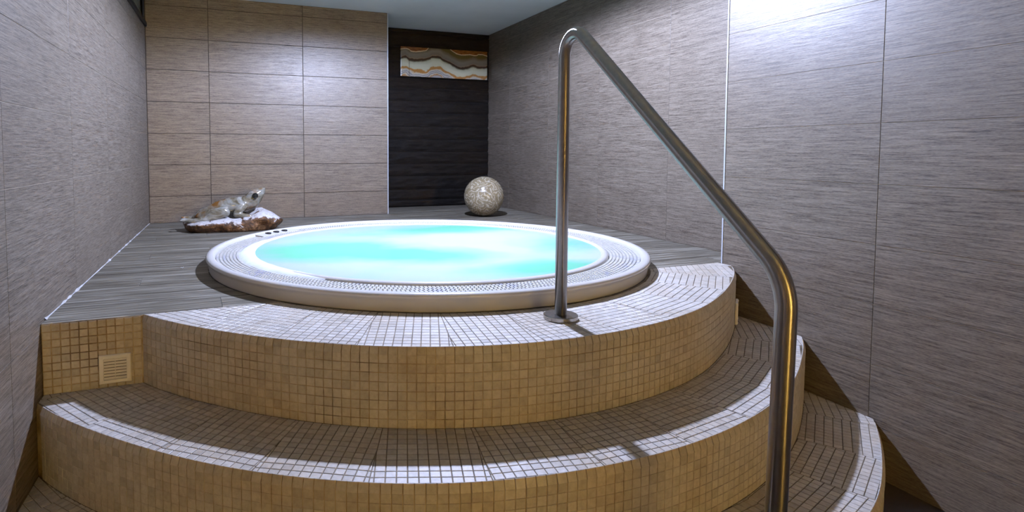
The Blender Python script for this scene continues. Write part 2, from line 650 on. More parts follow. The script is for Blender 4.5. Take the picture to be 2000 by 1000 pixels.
# ------------------------------------------------------------------ walls
def wall_tiles(parent, o, ex, cols, rows, normal, skip=None, gap=0.0020):
    ey = Vector((0, 0, 1))
    for a, b in zip(cols, cols[1:]):
        for c, d in zip(rows, rows[1:]):
            if skip and skip(a, b, c, d):
                continue
            me = rect_tile(b - a - gap, d - c - gap, 0.0020, 0.0005, M['wtile'])
            t = obj('tile', me, None, parent)
            p = o + ex * ((a + b) / 2) + ey * ((c + d) / 2)
            place(t, frame_matrix(p, ex, ey, normal))


def grid(z0, pitch, lo, hi):
    k = math.floor((lo - z0) / pitch)
    out = [lo]
    while True:
        k += 1
        z = z0 + k * pitch
        if z >= hi - 0.01:
            break
        if z > lo + 0.01:
            out.append(z)
    return out + [hi]


T = 0.0020
LTOP = 1.478
wl = structure(obj('wall_left', box((XL - T - 0.10, YFRONT, ZF), (XL - T, 4.99, LTOP)), M['wgrout']), 'left wall of long ribbed taupe tiles')
wall_tiles(wl, Vector((XL - T, 0, 0)), Vector((0, -1, 0)), [-4.835, -4.03, -3.31, -2.5866, -1.8472, -1.11, -0.4],
           grid(-0.030, 0.2377, ZF, LTOP), Vector((1, 0, 0)),
           skip=lambda a, b, c, d: (d < Z1 and -a > 2.6) or (d < -0.03 and -b > 2.5))
structure(obj('wall_left_upper', box((XL - T - 0.16, YFRONT, LTOP), (XL - T - 0.03, 4.99, ZC)), M['paint']), 'plain olive grey strip of wall above the left wall tiles')

wr = structure(obj('wall_right', box((XN + T, YFRONT, ZF), (XF - 0.001 + T, YCOR, ZC)), M['wgrout']), 'near right wall of long ribbed taupe tiles')
wall_tiles(wr, Vector((XN + T, 0, 0)), Vector((0, 1, 0)), [0.12, 0.84, 1.558, YCOR - 0.004],
           grid(-0.0251, 0.2262, ZF, ZC), Vector((-1, 0, 0)),
           skip=lambda a, b, c, d: (d < -0.25 and a > 1.5) and d < -0.5 and a > 2)
wf = structure(obj('wall_right_far', box((XF + T, YCOR, -0.05), (XF + T + 0.10, 5.85, ZC)), M['wgrout']), 'set-back right wall of ribbed taupe tiles beside the tub')
wall_tiles(wf, Vector((XF + T, 0, 0)), Vector((0, 1, 0)), [YCOR + 0.003, 2.9668, 3.6787, 4.3894, 5.10, 5.66],
           grid(-0.030, 0.2350, 0.0, ZC), Vector((-1, 0, 0)))

# back wall block (turned frame) with its tiles, and the recess wall of dark boards
RM = Matrix.Rotation(A, 4, 'Z')
xa, xe = xp_at(XL - T, YB), xp_at(XE, YB)
wb = structure(obj('wall_back', box((xa, YB + T, -0.05), (xe, YR + 0.10, ZC), mat=RM), M['bgrout']), 'back wall of long ribbed taupe tiles behind the frog')
wall_tiles(wb, turned(0, YB + T), E1, [xp_at(XL, YB) + 0.002, xp_at(-0.135, YB), xp_at(0.594, YB), xe - 0.004],
           grid(0.2035, 0.2405, 0.0, ZC), -E2, gap=0.0046)
xr0, xr1 = xe, xp_at(XF, YR) + 0.012
wk = structure(obj('wall_recess', box((xr0, YR + 0.02, -0.05), (xr1 + 0.1, YR + 0.12, ZC), mat=RM), M['black']), 'recess wall clad in black charred boards')
bz = [0.0, 0.068, 0.174, 0.306, 0.426, 0.545, 0.664, 0.793, 0.922, 1.04, 1.163, 1.281, 1.42, 1.555, 1.692, ZC]
for i, (a, b) in enumerate(zip(bz, bz[1:])):
    bm = bmesh.new()
    L = xr1 - xr0
    nx, ny = 40, 5
    proud = rnd.uniform(-0.003, 0.003)
    g = [[None] * (ny + 1) for _ in range(nx + 1)]
    for ix in range(nx + 1):
        for iy in range(ny + 1):
            x = -L / 2 + L * ix / nx
            y = -(b - a) / 2 + 0.0025 + (b - a - 0.005) * iy / ny
            e = 0.006 if iy in (0, ny) else 0.0
            h = 0.018 + proud + 0.007 * noise.noise(Vector((x * 9, y * 30 + i * 7.3, i * 3.1))) - e
            g[ix][iy] = bm.verts.new((x, y, h))
    for ix in range(nx):
        for iy in range(ny):
            bm.faces.new((g[ix][iy], g[ix + 1][iy], g[ix + 1][iy + 1], g[ix][iy + 1]))
    ext = bmesh.ops.extrude_edge_only(bm, edges=[e for e in bm.edges if e.is_boundary])
    for v in ext['geom']:
        if isinstance(v, bmesh.types.BMVert):
            v.co.z = 0.0
    o = obj('board', bm, M['board'], wk)
    place(o, frame_matrix(turned((xr0 + xr1) / 2, YR + 0.02, (a + b) / 2), E1, Vector((0, 0, 1)), -E2))

structure(obj('wall_front', box((XL - 0.2, YFRONT - 0.1, ZF), (XF + 0.2, YFRONT, ZC)), M['roomwall']), 'plain wall behind the viewer')
structure(obj('floor', box((XL - 0.2, YFRONT, ZF - 0.06), (XF + 0.2, 5.9, ZF)), M['floor']), 'dark floor at the foot of the steps')

structure(obj('ceiling', box((XL - 0.2, YFRONT - 0.1, ZC), (XF + 0.25, 5.9, ZC + 0.08)), M['ceil']), 'white painted ceiling')

# trims
structure(obj('trim_1', box((XN - 0.003, YCOR - 0.004, 0.001), (XN + 0.006, YCOR + 0.004, ZC), 0.001), M['strip']), 'pale metal edge strip on the right wall corner')
structure(obj('trim_2', box((xe - 0.004, YB - 0.003, 0.001), (xe + 0.004, YB + 0.006, ZC), 0.001, RM), M['strip']), 'pale metal edge strip on the back wall end')
structure(obj('trim_3', box((XL - T - 0.10, 1.2, LTOP), (XL + 0.014, 4.845, LTOP + 0.035), 0.004), M['dark']), 'dark metal ledge on top of the left wall tiles')
bm = bmesh.new()
prev = None
for i in range(70):
    y = 2.16 + (4.84 - 2.16) * i / 69
    w = 0.0022 + 0.004 * abs(noise.noise(Vector((y * 9, 1.3, 0)))) + (0.004 if rnd.random() < 0.1 else 0)
    ring = [bm.verts.new(p) for p in ((XL, y, 0.0005), (XL + w, y, 0.0008), (XL + w * 0.35, y, w * 0.7), (XL, y, w * 1.15))]
    if prev:
        for k in range(3):
            bm.faces.new((prev[k], prev[k + 1], ring[k + 1], ring[k]))
    prev = ring
structure(obj('trim_4', bm, M['caulk']), 'rough white caulk line between the left wall and the deck')


# ------------------------------------------------------------------ deck of grey boards around the tub
deck = thing('spa_deck', 'deck of grey wood-grain boards around the round tub', 'deck', (0.5, 3.2, -0.03))
TCp = (TC.dot(E1), TC.dot(E2))
RHOLE = 1.076


def prism(poly, z0, z1):
    if area(poly) < 0:
        poly = poly[::-1]
    return loft([[turned(x, y, z0) for x, y in poly], [turned(x, y, z1) for x, y in poly]])


def strip_piece(y0, y1, fl, fr, n=10):
    ys = [y0 + (y1 - y0) * i / n for i in range(n + 1)]
    L = [(fl(y), y) for y in ys]
    Rr = [(fr(y), y) for y in ys]
    if max(b[0] - a[0] for a, b in zip(L, Rr)) < 0.03:
        return None
    Rr = [(max(a[0] + 0.0005, b[0]), b[1]) for a, b in zip(L, Rr)]
    return L[::-1] + Rr


def hole(y):
    return math.sqrt(max(0.0, RHOLE ** 2 - (y - TCp[1]) ** 2))


def xleft(y):
    return xp_at(XL, y) + 0.001


def xright(y):
    return xp_at(XF, y) - 0.003


def add_plank(poly, z0=-0.022, z1=0.0):
    cxm = sum(p[0] for p in poly) / len(poly)
    cym = sum(p[1] for p in poly) / len(poly)
    if area(poly) < 0:
        poly = poly[::-1]
    top = [(cxm + (x - cxm) * (1 - 0.0015 / max(0.05, abs(x - cxm))), cym + (y - cym) * (1 - 0.0012 / max(0.01, abs(y - cym)))) for x, y in poly]
    bm = loft([[(x - cxm, y - cym, z0) for x, y in poly], [(x - cxm, y - cym, z1 - 0.001) for x, y in poly], [(x - cxm, y - cym, z1) for x, y in top]])
    o = obj('plank', bm, M['plank'], deck)
    place(o, frame_matrix(turned(cxm, cym), E1, E2, Vector((0, 0, 1))))


PW, G = 0.1555, 0.0016
y = YD
row = 0
while y < YR - 0.02:
    y1 = min(y + PW, YR + 0.005)
    off = [0.1, 0.75, 0.4, 1.0][row % 4]
    if y1 <= YB + 0.001:
        lo = -0.75
        right_end = xright
        cuts = [-2.0] + [c for c in (off - 1.2, off, off + 1.2, off + 2.4) if -0.35 < c < 2.55] + [4.0]
        for a, b in zip(cuts, cuts[1:]):
            for side in (0, 1):
                if side == 0:
                    p = strip_piece(y + G, y1 - G, lambda q: max(xleft(q), a + 0.0004), lambda q: min(TCp[0] - (hole(q) if hole(q) > 0 else 0), b - 0.0004, right_end(q)))
                else:
                    p = strip_piece(y + G, y1 - G, lambda q: max(TCp[0] + hole(q) - (0.0 if hole(q) > 0 else 0), a + 0.0004), lambda q: min(b - 0.0004, right_end(q)))
                if p:
                    add_plank(p)
    else:
        ya = y
        if y < YB:                        # board passing the back wall edge
            p = strip_piece(y + G, YB - 0.002, lambda q: xleft(q), lambda q: xe - 0.0)
            if p:
                add_plank(p)
        p = strip_piece(ya + G, y1 - G, lambda q: xe + 0.002, lambda q: xp_at(XF, q) - 0.003)
        if p:
            add_plank(p)
    y = y1
    row += 1
for side in (0, 1):
    if side == 0:
        p = strip_piece(YD + 0.012, YB - 0.002, lambda q: xleft(q) + 0.002, lambda q: TCp[0] - hole(q), 60)
    else:
        p = strip_piece(YD + 0.012, YB - 0.002, lambda q: TCp[0] + hole(q), lambda q: xright(q) - 0.004, 60)
    wobj('deck_bed', prism(p, -0.060, -0.0222), M['core'], deck)
wobj('deck_bed', prism([(xe + 0.004, YB), (xp_at(XF, YB) - 0.006, YB), (xp_at(XF, YR) - 0.006, YR), (xe + 0.004, YR)], -0.060, -0.0222), M['core'], deck)


# ------------------------------------------------------------------ mosaic steps
C0 = Vector((0.945, 2.955, 0))


def sstep(t):
    t = min(1, max(0, t))
    return t * t * (3 - 2 * t)


def table(rows):
    def f(th):
        d = math.degrees(th)
        if d <= rows[0][0]:
            return rows[0][1]
        for k in range(len(rows) - 1):
            a, b = rows[k], rows[k + 1]
            if d <= b[0]:
                p = rows[max(0, k - 1)]
                q = rows[min(len(rows) - 1, k + 2)]
                t = (d - a[0]) / (b[0] - a[0])
                m0 = (b[1] - p[1]) / (b[0] - p[0]) * (b[0] - a[0])
                m1 = (q[1] - a[1]) / (q[0] - a[0]) * (b[0] - a[0])
                return (2 * t ** 3 - 3 * t * t + 1) * a[1] + (t ** 3 - 2 * t * t + t) * m0 + (3 * t * t - 2 * t ** 3) * b[1] + (t ** 3 - t * t) * m1
        return rows[-1][1]
    return f


# radius of each curved front over the angle (degrees), as laid by hand
R1 = table([(-170, 1.484), (-146, 1.480), (-130, 1.470), (-112, 1.484), (-97, 1.487), (-80, 1.474), (-65, 1.466), (-54, 1.464), (-43, 1.486), (-30, 1.543), (-15, 1.60)])
R2 = table([(-170, 1.795), (-150, 1.778), (-135, 1.756), (-120, 1.762), (-106, 1.768), (-90, 1.748), (-75, 1.730), (-60, 1.720), (-50, 1.726), (-40, 1.757), (-25, 1.80)])
R3 = table([(-170, 2.01), (-150, 2.0), (-120, 1.99), (-90, 1.985), (-67, 1.977), (-56, 1.961), (-46, 1.964), (-30, 1.985)])


def arc_pt(Rf, th, dr=0.0):
    return C0 + Vector((cos(th), sin(th), 0)) * (Rf(th) + dr)


def arc(Rf, lim_l, lim_r, dr=0.0, n=90):
    """points of the arc, from the left limit to the right limit (callables: True while inside)"""
    def find(a, b, ok):
        for _ in range(40):
            m = (a + b) / 2
            if ok(arc_pt(Rf, m, dr)):
                b = m
            else:
                a = m
        return b
    mid = -PI / 2
    ta = find(-PI * 0.97, mid, lim_l)
    tb = find(-0.02, mid, lim_r)
    return [arc_pt(Rf, ta + (tb - ta) * i / n, dr) for i in range(n + 1)], ta, tb


def in_left(p):
    return p.x >= XL + 0.001


def in_right(p):
    return p.x <= XN - 0.001


def in_deck(p):
    return p.dot(E2) <= YD


P, GAP, TT = 0.0268, 0.0024, 0.0032
BULL_R, BULL_Z = 0.007, 0.019
HALF = P - GAP


class Tiles:
    def __init__(s):
        s.full, s.part = [], []

    def add_full(s, m):
        s.full.append(m)

    def add_poly(s, poly, z):
        s.part.append((poly, z))

    def build(s, parent, limit=300, w=None, h=None):
        w, h = w or HALF, h or HALF
        scored = []
        for m in s.full:
            q = [m @ Vector((sx * w / 2, sy * h / 2, TT)) for sx, sy in ((-1, -1), (1, -1), (1, 1), (-1, 1))]
            nrm = (m.to_3x3() @ Vector((0, 0, 1)))
            face = nrm.dot(Vector((0, 0, EYE)) - m.to_translation())
            pr = [project(p) for p in q]
            sc = 0
            if face > 0 and all(pr):
                cxp = sum(p[0] for p in pr) / 4
                cyp = sum(p[1] for p in pr) / 4
                if 4 < cxp < 1996 and 4 < cyp < 996:
                    sc = abs(area(pr))
            scored.append((sc, m))
        scored.sort(key=lambda t: -t[0])
        me = rect_tile(w, h, TT, 0.0011, M['mosaic'])
        V, F = [], []
        base = [v.co.copy() for v in me.vertices]
        faces = [tuple(p.vertices) for p in me.polygons]
        for i, (sc, m) in enumerate(scored):
            if i < limit and sc > 20:
                t = obj('tile', me, None, parent)
                place(t, m)
            else:
                k = len(V)
                V.extend(m @ b for b in base)
                F.extend(tuple(k + a for a in f) for f in faces)
        for poly, z in s.part:
            v, f = tile_geo(poly, TT, 0.0011)
            k = len(V)
            V.extend((a, b, c + z) for a, b, c in v)
            F.extend(tuple(k + a for a in q) for q in f)
        if V:
            m2 = bpy.data.meshes.new('tile_field')
            m2.from_pydata(V, [], F)
            wobj('tile_field', m2, M['mosaic'], parent, kind='stuff')


def tread(T_, Rf, rows, z, dth, phase, extra):
    """flat tread laid as straight sheets of mosaic, each turned to follow the curve"""
    zz = z - 0.0018
    k0 = int(math.floor((-PI) / dth)) - 1
    for k in range(k0, 3):
        th = phase + k * dth
        if th < -PI * 1.02 or th > 0.05:
            continue
        er = Vector((cos(th), sin(th), 0))
        et = Vector((-sin(th), cos(th), 0))
        Ro = Rf(th) - BULL_R
        td = math.tan(dth / 2)
        shift = rnd.uniform(-0.3, 0.3) * P
        dv = rnd.uniform(-0.002, 0.002)
        for j in range(rows):
            v1 = Ro - j * P - GAP / 2 + dv
            v0 = v1 - HALF
            m = int(v1 * td / P) + 2
            for i in range(-m, m + 1):
                u0 = i * P + shift
                u1 = u0 + HALF
                poly = [(v0, u0), (v1, u0), (v1, u1), (v0, u1)]
                poly = clip(poly, -td, 1, -GAP / 2)
                if poly:
                    poly = clip(poly, -td, -1, -GAP / 2)
                if len(poly) < 3:
                    continue
                w = [C0 + er * a + et * b for a, b in poly]
                w2 = [(p.x, p.y) for p in w]
                mid = Vector((sum(p[0] for p in w2) / len(w2), sum(p[1] for p in w2) / len(w2), 0))
                d = (mid - C0).normalized()
                tm = math.atan2(d.y, d.x)
                cl = [(d.x, d.y, d.dot(C0) + Rf(tm) - BULL_R), (-1, 0, -(XL + 0.004)), (1, 0, XN - 0.003), (E2.x, E2.y, YD - 0.004)]
                cl += extra(mid)
                for q in cl:
                    w2 = clip(w2, *q)
                    if len(w2) < 3:
                        break
                if len(w2) < 3:
                    continue
                ar = area(w2)
                if abs(ar) < 0.000012:
                    continue
                if ar < 0:
                    w2 = w2[::-1]
                if len(w2) == 4 and abs(ar) > HALF * HALF * 0.995:
                    c = Vector((sum(p[0] for p in w2) / 4, sum(p[1] for p in w2) / 4, zz))
                    tl = Matrix.Rotation(rnd.uniform(-0.012, 0.012), 4, 'X') @ Matrix.Rotation(rnd.uniform(-0.012, 0.012), 4, 'Y')
                    T_.add_full(frame_matrix(c, et, -er, Vector((0, 0, 1))) @ tl)
                else:
                    T_.add_poly(w2, zz)


def riser(T_, Rf, ta, tb, ztop, zbot, rows):
    """upright face: straight rows, the uppermost row tipped over the rounded edge"""
    # walk along the arc by tile width
    pts, th = [], ta + 0.004
    while th < tb - 0.006:
        pts.append(th)
        th += P / Rf(th)
    ph = (ztop - BULL_Z - zbot) / rows
    for th in pts:
        p0, p1 = arc_pt(Rf, th), arc_pt(Rf, th + 0.004)
        t = (p1 - p0).normalized()
        nrm = Vector((t.y, -t.x, 0))
        mid = arc_pt(Rf, th + 0.5 * P / Rf(th))
        if not (in_left(mid - Vector((0.012, 0, 0))) and in_right(mid + Vector((0.012, 0, 0)))):
            continue
        for j in range(rows):
            zc = zbot + ph * (j + 0.5)
            up = Vector((0, 0, 1))
            o = mid + nrm * -0.0018 + up * zc
            tw = Matrix.Rotation(rnd.uniform(-0.015, 0.015), 4, 'X') @ Matrix.Rotation(rnd.uniform(-0.015, 0.015), 4, 'Y') @ Matrix.Rotation(rnd.uniform(-0.012, 0.012), 4, 'Z')
            T_.add_full(frame_matrix(o, t, up, nrm) @ tw)
        a = mid - nrm * BULL_R + Vector((0, 0, ztop - 0.001))
        b = mid + Vector((0, 0, ztop - BULL_Z))
        up = (a - b).normalized()
        n2 = t.cross(up)
        T_.add_full(frame_matrix((a + b) / 2 - n2 * 0.0010, t, up, n2))


def step_body(outline_outer, rest, ztop, zbot):
    """outline_outer: callable(dr) -> arc points; rest: remaining outline points, in order"""
    d = 0.0005
    L = []
    for z, dr in ((zbot, -d), (ztop - BULL_Z, -d), (ztop - 0.0006, -d - BULL_R)):
        L.append([Vector((p.x, p.y, z)) for p in outline_outer(dr) + rest])
    bm = loft(L)
    bmesh.ops.triangulate(bm, faces=[f for f in bm.faces if len(f.verts) > 4])
    return bm


def tub_limit(mid):
    d = (mid - TC)
    d.z = 0
    d.normalize()
    return [(-d.x, -d.y, -(d.dot(TC) + 1.088))]


def inner_limit(Rf):
    def f(mid):
        d = (mid - C0).normalized()
        tm = math.atan2(d.y, d.x)
        return [(-d.x, -d.y, -(d.dot(C0) + Rf(tm) + 0.003))]
    return f


# upper step
_, ta1, tb1 = arc(R1, in_deck, in_right)
s1 = thing('mosaic_step', 'uppermost curved mosaic step carrying the round tub and handrail flange', 'step', (C0.x, 1.6, Z1))
tubarc = []
t0 = None
for i in range(400):
    th = -0.05 - (PI - 0.1) * i / 399
    p = TC + Vector((cos(th), sin(th), 0)) * 1.076
    if p.dot(E2) < YD + 0.0006:
        tubarc.append(p)
rest = [Vector((XN - 0.001, (turned(xp_at(XN, YD + 0.0006), YD + 0.0006)).y, 0))]
rest += tubarc[::6] + [tubarc[-1]]
pl = arc_pt(R1, ta1)
rest += [turned(pl.dot(E1), YD + 0.0006)]
wobj('grout_bed', step_body(lambda dr: arc(R1, in_deck, in_right, dr)[0], rest, 0.0, Z1), M['grout'], s1)
T1 = Tiles()
tread(T1, R1, 18, 0.0, math.radians(10.6), math.radians(-3), tub_limit)
riser(T1, R1, ta1, tb1, 0.0, Z1, 8)
T1.build(s1)

# middle step
_, ta2, tb2 = arc(R2, in_left, in_right)
s2 = thing('mosaic_step', 'middle curved mosaic step with a bright front edge below the vent grille', 'step', (C0.x, 1.3, Z2))
inn = arc(R1, in_deck, in_right, -0.06)[0]
rest = inn[::-1] + [turned(inn[0].dot(E1), YD + 0.018), turned(xp_at(XL, YD + 0.018), YD + 0.018)]
wobj('grout_bed', step_body(lambda dr: arc(R2, in_left, in_right, dr)[0], rest, Z1, Z2), M['grout'], s2)
T2 = Tiles()
tread(T2, R2, 16, Z1, math.radians(9.6), math.radians(-1), inner_limit(R1))
riser(T2, R2, ta2, tb2, Z1, Z2, 8)
T2.build(s2)

# lowest step
_, ta3, tb3 = arc(R3, in_left, in_right)
s3 = thing('mosaic_step', 'lowest curved mosaic step standing on the dark floor', 'step', (C0.x, 1.05, ZF))
inn = arc(R2, in_left, in_right, -0.06)[0]
wobj('grout_bed', step_body(lambda dr: arc(R3, in_left, in_right, dr)[0], inn[::-1], Z2, ZF), M['grout'], s3)
T3 = Tiles()
tread(T3, R3, 11, Z2, math.radians(8.6), math.radians(-1), inner_limit(R2))
riser(T3, R3, ta3, tb3, Z2, ZF, 8)
T3.build(s3)

# straight plinth under the deck edge, beside the left wall
pr = thing('mosaic_plinth', 'short straight mosaic upright between the left wall and the curved step, holding the vent grille', 'plinth', (-0.43, 2.15, Z1))
x0p, x1p = xp_at(XL, YD) + 0.002, pl.dot(E1) - 0.0
wobj('grout_bed', box((x0p, YD - 0.0055, Z1), (x1p + 0.004, YD + 0.0012, -0.0015), mat=RM), M['grout'], pr)
TP = Tiles()
nc = 11
pw = (x1p - x0p) / nc
phh = (-0.002 - Z1) / 9
for i in range(nc):
    for j in range(9):
        xc, zc = x0p + pw * (i + 0.5), Z1 + phh * (j + 0.5)
        tw = Matrix.Rotation(rnd.uniform(-0.02, 0.02), 4, 'Z') @ Matrix.Rotation(rnd.uniform(-0.02, 0.02), 4, 'X')
        TP.add_full(frame_matrix(turned(xc, YD - 0.004, zc), E1, Vector((0, 0, 1)), -E2) @ tw)
TP.build(pr, w=pw - 0.0032, h=phh - 0.0032)


# ------------------------------------------------------------------ vent grilles
def grille(mat, label):
    root = thing('vent_grille', label, 'vent')
    W2, H2 = 0.048, 0.0475
    IW, IH = 0.034, 0.035
    bm = bmesh.new()
    o = [(-W2, -H2), (W2, -H2), (W2, H2), (-W2, H2)]
    i_ = [(-IW, -IH), (IW, -IH), (IW, IH), (-IW, IH)]
    lay = []
    for pts, z in ((o, 0), (o, 0.007), ([(x * 0.95, y * 0.95) for x, y in o], 0.010), ([(x * 1.03, y * 1.03) for x, y in i_], 0.010), (i_, 0.0085), (i_, 0.001)):
        lay.append([bm.verts.new((x, y, z)) for x, y in pts])
    for a, b in zip(lay, lay[1:]):
        for k in range(4):
            bm.faces.new((a[k], a[(k + 1) % 4], b[(k + 1) % 4], b[k]))
    obj('frame', bm, M['cream'], root)
    obj('backing', box((-IW, -IH, 0.0002), (IW, IH, 0.0010)), M['core'], root)
    me = None
    for k in range(7):
        y = -IH + 0.005 + k * 0.0100
        if me is None:
            b = box((-IW, -0.0038, -0.0007), (IW, 0.0038, 0.0009), 0, Matrix.Rotation(math.radians(-42), 4, 'X'))
            s = obj('louver', b, M['cream'], root, (0, y, 0.0065))
            me = s.data
        else:
            s = obj('louver', me, None, root, (0, y, 0.0065))
    obj('rib', box((-0.0009, -IH, 0.002), (0.0009, IH, 0.0075)), M['cream'], root)
    me = None
    for sx in (-1, 1):
        for sy in (-1, 1):
            if me is None:
                s = obj('screw_cap', lathe([(0, 0.0116), (0.0034, 0.0114), (0.0042, 0.0106), (0.0042, 0.009)], 16), M['cream'], root, smooth=False)
                me = s.data
            else:
                s = obj('screw_cap', me, None, root)
            s.location = (sx * 0.0405, sy * 0.0405, 0)
    place(root, mat)
    return root


gm = frame_matrix(turned(xp_at(-0.370, YD), YD - 0.0074, -0.169), E1, Vector((0, 0, 1)), -E2)
grille(gm, 'square cream louvred vent grille on the straight mosaic upright by the left wall')
thg = math.atan2(2.040 - C0.y, 2.145 - C0.x)
p0, p1 = arc_pt(R1, thg), arc_pt(R1, thg + 0.004)
tg = (p1 - p0).normalized()
ng = Vector((tg.y, -tg.x, 0))
grille(frame_matrix(arc_pt(R1, thg) + ng * 0.0030 + Vector((0, 0, -0.165)), tg, Vector((0, 0, 1)), ng), 'cream vent grille seen edge-on at the right end of the uppermost step')


# ------------------------------------------------------------------ round tub
tub = thing('hot_tub', 'round sunken white whirlpool tub with a slotted overflow ring', 'hot tub', (TC.x, TC.y, 0))
shell_prof = [(0.84, -0.30), (0.855, 0.02), (0.868, 0.055), (0.874, 0.0625), (0.884, 0.0655), (0.895, 0.0635), (0.902, 0.057), (0.904, 0.044), (0.904, 0.036),
              (1.044, 0.036), (1.046, 0.054), (1.049, 0.0635), (1.058, 0.0685), (1.072, 0.0690), (1.083, 0.0655), (1.0885, 0.0585), (1.0870, 0.0510),
              (1.081, 0.046), (1.0775, 0.036), (1.0765, 0.016), (1.0745, 0.004), (1.0745, 0.0005), (1.060, 0.0005), (1.03, 0.0), (0.90, 0.0), (0.88, -0.31)]
shell = obj('shell', lathe(shell_prof, 160, closed=True), M['shell'], tub, smooth=True)
obj('basin', lathe([(0.845, -0.295), (0.80, -0.45), (0.62, -0.58), (0.45, -0.62), (0, -0.63)], 96), M['shell'], tub, smooth=True)
# water, gently domed by the jets
bm = bmesh.new()
rings = [[bm.verts.new((0, 0, 0.058))]]
for k in range(1, 41):
    r = 0.869 * k / 40
    ring = []
    for i in range(128):
        a = 2 * PI * i / 128
        x, y_ = r * cos(a), r * sin(a)
        e = min(1, (0.869 - r) / 0.12)
        ring.append(bm.verts.new((x, y_, 0.0575 + e * 0.006 * noise.noise(Vector((x * 3, y_ * 3, 0.4))))))
    rings.append(ring)
for i in range(128):
    bm.faces.new((rings[0][0], rings[1][i], rings[1][(i + 1) % 128]))
for a, b in zip(rings[1:], rings[2:]):
    for i in range(128):
        j = (i + 1) % 128
        bm.faces.new((a[i], b[i], b[j], a[j]))
wat = obj('water', bm, M['water'], tub, smooth=True)
wat['label'] = 'glowing milky turquoise bubbling water'
# overflow ring: rows of small pegs on a pale base
V, F = [], []
pitch = 0.0152
for j in range(9):
    r0 = 0.9085 + j * pitch
    nn = 380
    for i in range(nn):
        a = 2 * PI * (i + 0.25 * (j % 2)) / nn
        deg = math.degrees(a) % 360
        if 124.5 < deg < 143.5 and r0 > 0.985:
            continue
        hw = 0.40 * 2 * PI * r0 / nn
        rr0, rr1 = r0, r0 + 0.0118
        er, et = Vector((cos(a), sin(a), 0)), Vector((-sin(a), cos(a), 0))
        k = len(V)
        for z, s in ((0.036, 1.0), (0.0535, 0.86)):
            rm, rh = (rr0 + rr1) / 2, (rr1 - rr0) / 2 * s
            for x, t in ((-rh, -hw * s), (rh, -hw * s), (rh, hw * s), (-rh, hw * s)):
                V.append(er * (rm + x) + et * t + Vector((0, 0, z)))
        F += [(k + 4, k + 5, k + 6, k + 7)] + [(k + q, k + (q + 1) % 4, k + 4 + (q + 1) % 4, k + 4 + q) for q in range(4)]
me = bpy.data.meshes.new('overflow_pegs')
me.from_pydata(V, [], F)
obj('overflow_pegs', me, M['peg'], tub, kind='stuff')
me = None
for k in range(24):
    if me is None:
        bm = bmesh.new()
        seg, da = 10, 2 * PI / 24 - 0.0022
        for zz in (0,):
            lo_, hi_ = [], []
            for i in range(seg + 1):
                a = -da / 2 + da * i / seg
                lo_.append((bm.verts.new((0.906 * cos(a), 0.906 * sin(a), 0.0362)), bm.verts.new((0.906 * cos(a), 0.906 * sin(a), 0.0425))))
                hi_.append((bm.verts.new((1.0425 * cos(a), 1.0425 * sin(a), 0.0362)), bm.verts.new((1.0425 * cos(a), 1.0425 * sin(a), 0.0425))))
            for i in range(seg):
                bm.faces.new((lo_[i][1], hi_[i][1], hi_[i + 1][1], lo_[i + 1][1]))
                bm.faces.new((lo_[i][0], lo_[i][1], lo_[i + 1][1], lo_[i + 1][0]))
                bm.faces.new((hi_[i][1], hi_[i][0], hi_[i + 1][0], hi_[i + 1][1]))
            for q in (0, seg):
                bm.faces.new((lo_[q][0], hi_[q][0], hi_[q][1], lo_[q][1]))
        s = obj('overflow_segment', bm, M['peg'], tub)
        me = s.data
    else:
        s = obj('overflow_segment', me, None, tub)
    s.rotation_euler.z = 2 * PI * (k + 0.5) / 24
# foam spilling over the inner lip
bm = bmesh.new()
prev = None
for i in range(61):
    a = math.radians(132 + (236 - 132) * i / 60)
    e = sin(PI * i / 60) ** 0.6
    ro = 0.872 + e * (0.070 + 0.006 * noise.noise(Vector((i * 0.3, 2.0, 0))))
    cs = [(0.864, 0.0580), (0.876, 0.0585 + 0.0085 * e), (0.886, 0.0590 + 0.0085 * e), (max(0.8905, 0.886 + (ro - 0.886) * 0.7), 0.0555 + 0.0065 * e), (max(0.894, ro), 0.050)]
    ring = [bm.verts.new((r * cos(a), r * sin(a), z + 0.0012 * noise.noise(Vector((r * 60, i * 0.5, 0))))) for r, z in cs]
    if prev:
        for k in range(4):
            bm.faces.new((prev[k], prev[k + 1], ring[k + 1], ring[k]))
    prev = ring
bmesh.ops.recalc_face_normals(bm, faces=bm.faces[:])
fo = obj('overflow_foam', bm, M['foam'], tub, smooth=True)
fo['label'] = 'white foam spilling over the inner lip'
# control plate with three black air buttons
bm = bmesh.new()
seg = 12
ringa = []
for i in range(seg + 1):
    a = math.radians(125 + 18 * i / seg)
    ringa.append([bm.verts.new((r * cos(a), r * sin(a), z)) for r, z in ((0.990, 0.043), (0.992, 0.0560), (1.050, 0.0640), (1.050, 0.043))])
for a, b in zip(ringa, ringa[1:]):
    for k in range(3):
        bm.faces.new((a[k], b[k], b[k + 1], a[k + 1]))
bm.faces.new(ringa[0])
bm.faces.new(ringa[-1][::-1])
bmesh.ops.recalc_face_normals(bm, faces=bm.faces[:])
plate = obj('control_plate', bm, M['shell'], tub)
me = None
for deg in (138.0, 134.0, 130.0):
    prof = [(0, 0.004), (0.008, 0.0042), (0.010, 0.0062), (0.0165, 0.0050), (0.0185, 0.003), (0.0185, -0.004)]
    if me is None:
        s = obj('air_button', lathe(prof, 32), M['black'], plate, smooth=True)
        me = s.data
    else:
        s = obj('air_button', me, None, plate)
    s.location = (1.024 * cos(math.radians(deg)), 1.024 * sin(math.radians(deg)), 0.0610)
